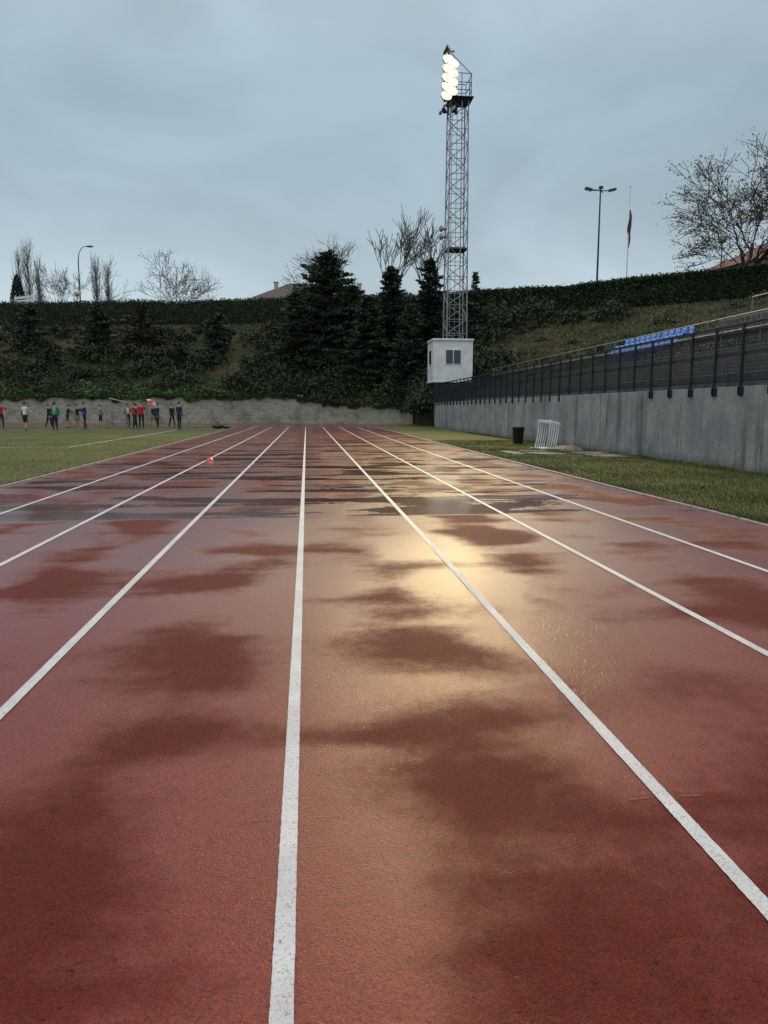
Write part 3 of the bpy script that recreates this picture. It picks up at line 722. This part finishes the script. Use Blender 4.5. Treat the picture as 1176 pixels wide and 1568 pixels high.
for i,p in enumerate(P):
    s_=random.uniform(.005,.010) if i else .022; a=random.uniform(0,6.28)
    mb.add([(p[0]+s_*math.cos(a+k*1.256)*(1 if k%2 else .6),p[1]+s_*math.sin(a+k*1.256)*(1 if k%2 else .6),p[2]+random.uniform(0,.004)) for k in range(5)],[(0,1,2,3,4)])
mb.obj('fallen_leaves',[simple('dark_debris',(.05,.022,.015),.5)])

def blades(n,x0,x1,y0,y1):
    x=rng.uniform(x0,x1,n); y=y0+(y1-y0)*rng.random(n)**1.6; return np.stack([x,y],1)
B=np.concatenate([blades(70000,XR+.05,8.88,7,30),blades(50000,-17,XL-.05,9.5,34),blades(9000,XR+.02,XR+.2,7,30),blades(3000,XL-.2,XL-.02,9.5,30),blades(5000,8.7,8.9,9,40)])
n=len(B); hgt=rng.uniform(.018,.05,n)*(1+.3*vnoise(B[:,0],B[:,1],2)); hgt[-5000:]*=1.8
P=np.stack([B[:,0],B[:,1],hgt*.45],1); sh=.5+.3*vnoise(B[:,0],B[:,1],.9,2)+rng.normal(0,.18,n); sh[B[:,0]<0]+=.15; sh[B[:,0]>0]-=.14
M_blade=leafmat('grass_blades',(.045,.058,.017),(.105,.118,.034),(.24,.22,.09))
leaves('grass',P,hgt*1.1,M_blade,sh,aspect=.22,dirs=np.tile([0,0,1.6],(n,1)))

# ---------------------------------------------------------------- people
SK=simple('skin',(.48,.28,.20),.55,0,.08); HAIR=simple('dark_hair',(.03,.02,.015),.6); SHOE=simple('shoes',(.12,.12,.13),.5); EYE=simple('eyes',(.02,.015,.01),.2)
cm={}
def cloth(c):
    if c not in cm: cm[c]=simple('cloth_%d'%len(cm),c,.85,0,.18,12)
    return cm[c]
NAVY=(.012,.018,.05);BLK=(.012,.012,.015);RED=(.42,.015,.015);WHT=(.65,.65,.65);BLU=(.03,.10,.32);GRN=(.10,.36,.09);YEL=(.65,.48,.03);GRY=(.16,.16,.18);TEAL=(.02,.12,.15)
def person(x,y,rz,hgt,top,bot,shorts=False,armL=(0,0),armR=(0,0),stride=0,lean=0,bib=None):
    root=empty('person',(x,y,0),rz); s=hgt/1.78; V=[];R=[];E=[];LB=[]
    def v(p,r): V.append(Vector(p)); R.append(r if isinstance(r,tuple) else (r,r)); return len(V)-1
    def e_(a,b_,l): E.append((a,b_)); LB.append(l)
    def ln(p):
        q=Vector(p)-Vector((0,0,.95)); q=Matrix.Rotation(lean,3,'X')@q; return q+Vector((0,0,.95))
    pel=v((0,0,.95),(.15,.115)); wa=v(ln((0,.0,1.10)),(.135,.10)); ch=v(ln((0,.0,1.30)),(.165,.12)); nb=v(ln((0,.01,1.46)),(.085,.075)); nk=v(ln((0,0,1.53)),.055)
    h1=v(ln((0,-.015,1.60)),(.070,.080)); h2=v(ln((0,-.01,1.68)),(.078,.095)); h3=v(ln((0,0,1.745)),(.06,.07))
    for a,b_,l in ((pel,wa,'top'),(wa,ch,'top'),(ch,nb,'top'),(nb,nk,'skin'),(nk,h1,'skin'),(h1,h2,'skin'),(h2,h3,'hair')): e_(a,b_,l)
    extra=MB()
    for sx,arm in ((-1,armL),(1,armR)):
        f,sp_=arm; sh=Vector((sx*.175,.0,1.42)); a=v(ln(sh),.062); e_(ch,a,'top')
        D=lambda ang,out:Vector((sx*math.sin(out),-math.sin(ang)*math.cos(out),-math.cos(ang)*math.cos(out)))
        d1=D(f,.12+sp_); d2=D(f+.25+(.9 if f>.3 else 0),.02+sp_*.5); el=sh+d1*.29; wr=el+d2*.25; hd_=wr+d2*.09
        b1=v(ln(sh+d1*.15),.050); b2=v(ln(el),.042); b3=v(ln(el+d2*.10),.040); b4=v(ln(wr),.027); b5=v(ln(hd_),(.036,.02))
        e_(a,b1,'slv');e_(b1,b2,'slv');e_(b2,b3,'slv');e_(b3,b4,'slv');e_(b4,b5,'skin')
        side=d2.cross(Vector((sx,0,0))).normalized(); 
        for q,lf in zip((-.026,-.009,.009,.026),(.066,.078,.074,.058)):
            p0=hd_+side*q-d2*.01; p1=p0+d2*lf*.55; p2=p1+(d2+Vector((-sx*.5,0,0))).normalized()*lf*.5
            extra.path([ln(p0),ln(p1),ln(p2)],[.0095,.0085,.006],5,0)
        p0=wr+d2*.03-side*.02; extra.path([ln(p0),ln(p0+(d2*.6-side*.8)*.04),ln(p0+(d2*.9-side*.6)*.075)],[.012,.010,.007],5,0)
        st=stride*sx; hp=Vector((sx*.09,0,.90)); kn=hp+Vector((sx*.015,-math.sin(st)*.42,-math.cos(st)*.42)); kb=st-.35*max(0,-st)*2-.05
        an=kn+Vector((0,-math.sin(kb)*.41,-math.cos(kb)*.40)); 
        c0=v(hp,.098); c1=v(hp.lerp(kn,.5),.078); c2=v(kn,.058); c3=v(kn.lerp(an,.35),.056); c4=v(an,.038); c5=v((an.x,an.y-.05,max(.045,an.z-.055)),.042); c6=v((an.x+sx*.01,an.y-.17,max(.03,an.z-.065)),(.04,.028))
        e_(pel,c0,'bot');e_(c0,c1,'bot');e_(c1,c2,'bot');e_(c2,c3,'shin');e_(c3,c4,'shin');e_(c4,c5,'shoe');e_(c5,c6,'shoe')
    me=bpy.data.meshes.new('tmp'); me.from_pydata([tuple(p) for p in V],E,[]); ob=bpy.data.objects.new('tmp',me); COL.objects.link(ob)
    md=ob.modifiers.new('skin','SKIN'); md.use_smooth_shade=True
    sd=me.skin_vertices[0].data
    for i,r_ in enumerate(R): sd[i].radius=r_; sd[i].use_root=(i==0)
    ob.modifiers.new('sub','SUBSURF').levels=1; ob.modifiers['sub'].render_levels=1
    dg=bpy.context.evaluated_depsgraph_get(); ev=ob.evaluated_get(dg); m2=bpy.data.meshes.new_from_object(ev); bpy.data.objects.remove(ob)
    mats={'top':0,'slv':0,'bot':1,'shin':2 if shorts else 1,'skin':2,'shoe':3,'hair':4}
    m2.materials.clear()
    for q in (cloth(top),cloth(bot),SK,SHOE,HAIR): m2.materials.append(q)
    A=np.array([V[a] for a,_ in E]); Bq=np.array([V[b_] for _,b_ in E]); AB=Bq-A; LL=(AB**2).sum(1)
    for p in m2.polygons:
        c=np.array(p.center); t=np.clip(((c-A)*AB).sum(1)/LL,0,1); d=((A+AB*t[:,None]-c)**2).sum(1); p.material_index=mats[LB[int(np.argmin(d))]]; p.use_smooth=True
    bo=bpy.data.objects.new('body',m2); COL.objects.link(bo); bo.parent=root
    extra.obj('fingers',[SK],root,smooth=True)
    hm=MB(); hc=ln((0,0,1.67)); RL=Matrix.Rotation(lean,3,'X')
    hm.ell(hc+RL@Vector((0,.022,.025)),(.088,.10,.105),14,10,0,M=RL,fn=lambda q:Vector((q.x,q.y if q.y>-.045 else -.045,max(q.z,-.06))))
    hm.obj('hair',[HAIR],root,smooth=True)
    hm=MB()
    for sx in (-1,1): hm.ell(hc+RL@Vector((sx*.03,-.088,-.01)),(.011,.007,.007),8,5,1); hm.ell(hc+RL@Vector((sx*.082,.005,-.015)),(.010,.02,.03),8,6,0)
    hm.path([hc+RL@Vector((0,-.09,.0)),hc+RL@Vector((0,-.108,-.035)),hc+RL@Vector((0,-.092,-.045))],[.007,.014,.008],6,0)
    hm.box(hc+RL@Vector((0,-.088,-.065)),(.04,.008,.008),2,RL)
    hm.obj('face',[SK,EYE,cloth((.35,.08,.07))],root,smooth=True)
    if bib is not None:
        q=MB(); q.path([ln((0,.0,1.02)),ln((0,0,1.2)),ln((0,0,1.36)),ln((0,.005,1.43))],[.175,.175,.185,.12],14,0,cap=False,flat=.78); q.obj('training_bib',[cloth(bib)],root,smooth=True)
    root.scale=(s,s,s); return root
ppl=[(-19.5,50.0,.6,1.78,RED,NAVY,0,(.2,0),(.9,.1),.1,0,None),(-18.9,52.3,-.8,1.66,NAVY,NAVY,0,(.1,.1),(.1,.1),.05,.0,None),
(-17.4,48.3,2.9,1.74,WHT,BLK,1,(.5,.0),(.5,.0),.12,0,None),(-17.7,54.5,.4,1.70,BLK,BLK,0,(.3,.1),(.1,.1),.15,.25,None),(-17.6,53.2,1.4,1.66,NAVY,BLK,0,(.1,.0),(.1,.0),.2,0,None),
(-15.2,47.0,3.4,1.72,TEAL,NAVY,0,(.1,.1),(.2,.1),.05,0,GRN),(-15.5,52.5,1.3,1.64,BLK,GRY,1,(.1,.0),(.8,.1),.3,0,None),(-14.2,49.6,-.9,1.74,NAVY,NAVY,0,(.9,.0),(1.0,.0),.1,.1,BLU),(-14.3,53.7,1.6,1.62,GRY,BLK,1,(.2,.0),(.2,.0),.2,0,None),
(-12.4,53.5,.4,1.68,NAVY,BLK,0,(.2,.0),(.6,.0),.1,0,YEL),(-11.5,51.4,-1.2,1.74,NAVY,NAVY,0,(.1,.0),(.2,.0),.15,.05,None),
(-10.35,48.2,.2,1.80,RED,BLK,0,(.3,.0),(1.0,.05),.05,0,None),(-10.5,52.6,.9,1.66,NAVY,GRY,1,(.3,.0),(.3,.0),.25,.1,None),(-9.9,50.9,-.6,1.70,NAVY,BLK,0,(.3,.0),(.2,.0),.1,0,None),
(-9.2,52.4,.9,1.70,BLK,BLK,0,(.1,.0),(.1,.0),.2,0,None),(-8.1,48.7,2.6,1.78,NAVY,BLK,0,(.1,.0),(.15,.0),.05,0,None),(-16.8,54.6,2.2,1.64,NAVY,BLK,1,(.6,.0),(.1,.0),.1,.2,None),(-11.1,50.0,2.0,1.66,NAVY,BLK,0,(.2,.0),(.5,.0),.15,.1,RED)]
for p in ppl: person(p[0],p[1],p[2],p[3],p[4],p[5],bool(p[6]),p[7],p[8],p[9],p[10],p[11])
def umbrella(x,y,z,tx,ty,c1,c2,r_=.52):
    root=empty('umbrella',(x,y,z)); root.rotation_euler=(tx,ty,.3); mb=MB(); n=8; K=6; cs=[]
    for k in range(n):
        vs=[];fs=[]
        for i in range(K+1):
            t=i/K
            for j in range(3):
                a=2*math.pi*(k+j/2)/n; sag=1-.06*(1 if j==1 else 0)*t; vs.append((r_*math.sin(t*1.15)/math.sin(1.15)*sag*math.cos(a),r_*math.sin(t*1.15)/math.sin(1.15)*sag*math.sin(a),.95-.42*r_*(1-math.cos(t*1.15))/(1-math.cos(1.15))*1.3))
            if i: fs+=[((i-1)*3+q,(i-1)*3+q+1,i*3+q+1,i*3+q) for q in range(2)]
        mb.add(vs,fs,k%4==1)
    mb.obj('canopy',[cloth(c1),cloth(c2)],root,smooth=False); mb=MB(); mb.tube((0,0,0),(0,0,1.02),.01,n=6); mb.obj('shaft',[M_galv],root)
umbrella(-10.15,47.9,1.1,.1,.75,(.62,.55,.38),(.5,.05,.04),.40)
root=empty('equipment_rack',(-12.9,53,0)); mb=MB()
for x in (-.5,.5): mb.tube((x,0,0),(x,0,1.9-.25*x),.035,n=6); mb.tube((x,0,1.2),(x,.6,0),.03,n=6)
mb.tube((-.6,0,2.05),(.6,0,1.75),.05,n=6); mb.tube((-.5,0,1.2),(.5,0,1.2),.03,n=6); mb.tube((-.5,0,.4),(.5,0,.4),.03,n=6)
mb.obj('rack_frame',[simple('blue_grey_paint',(.20,.26,.34),.5)],root)
print('done')
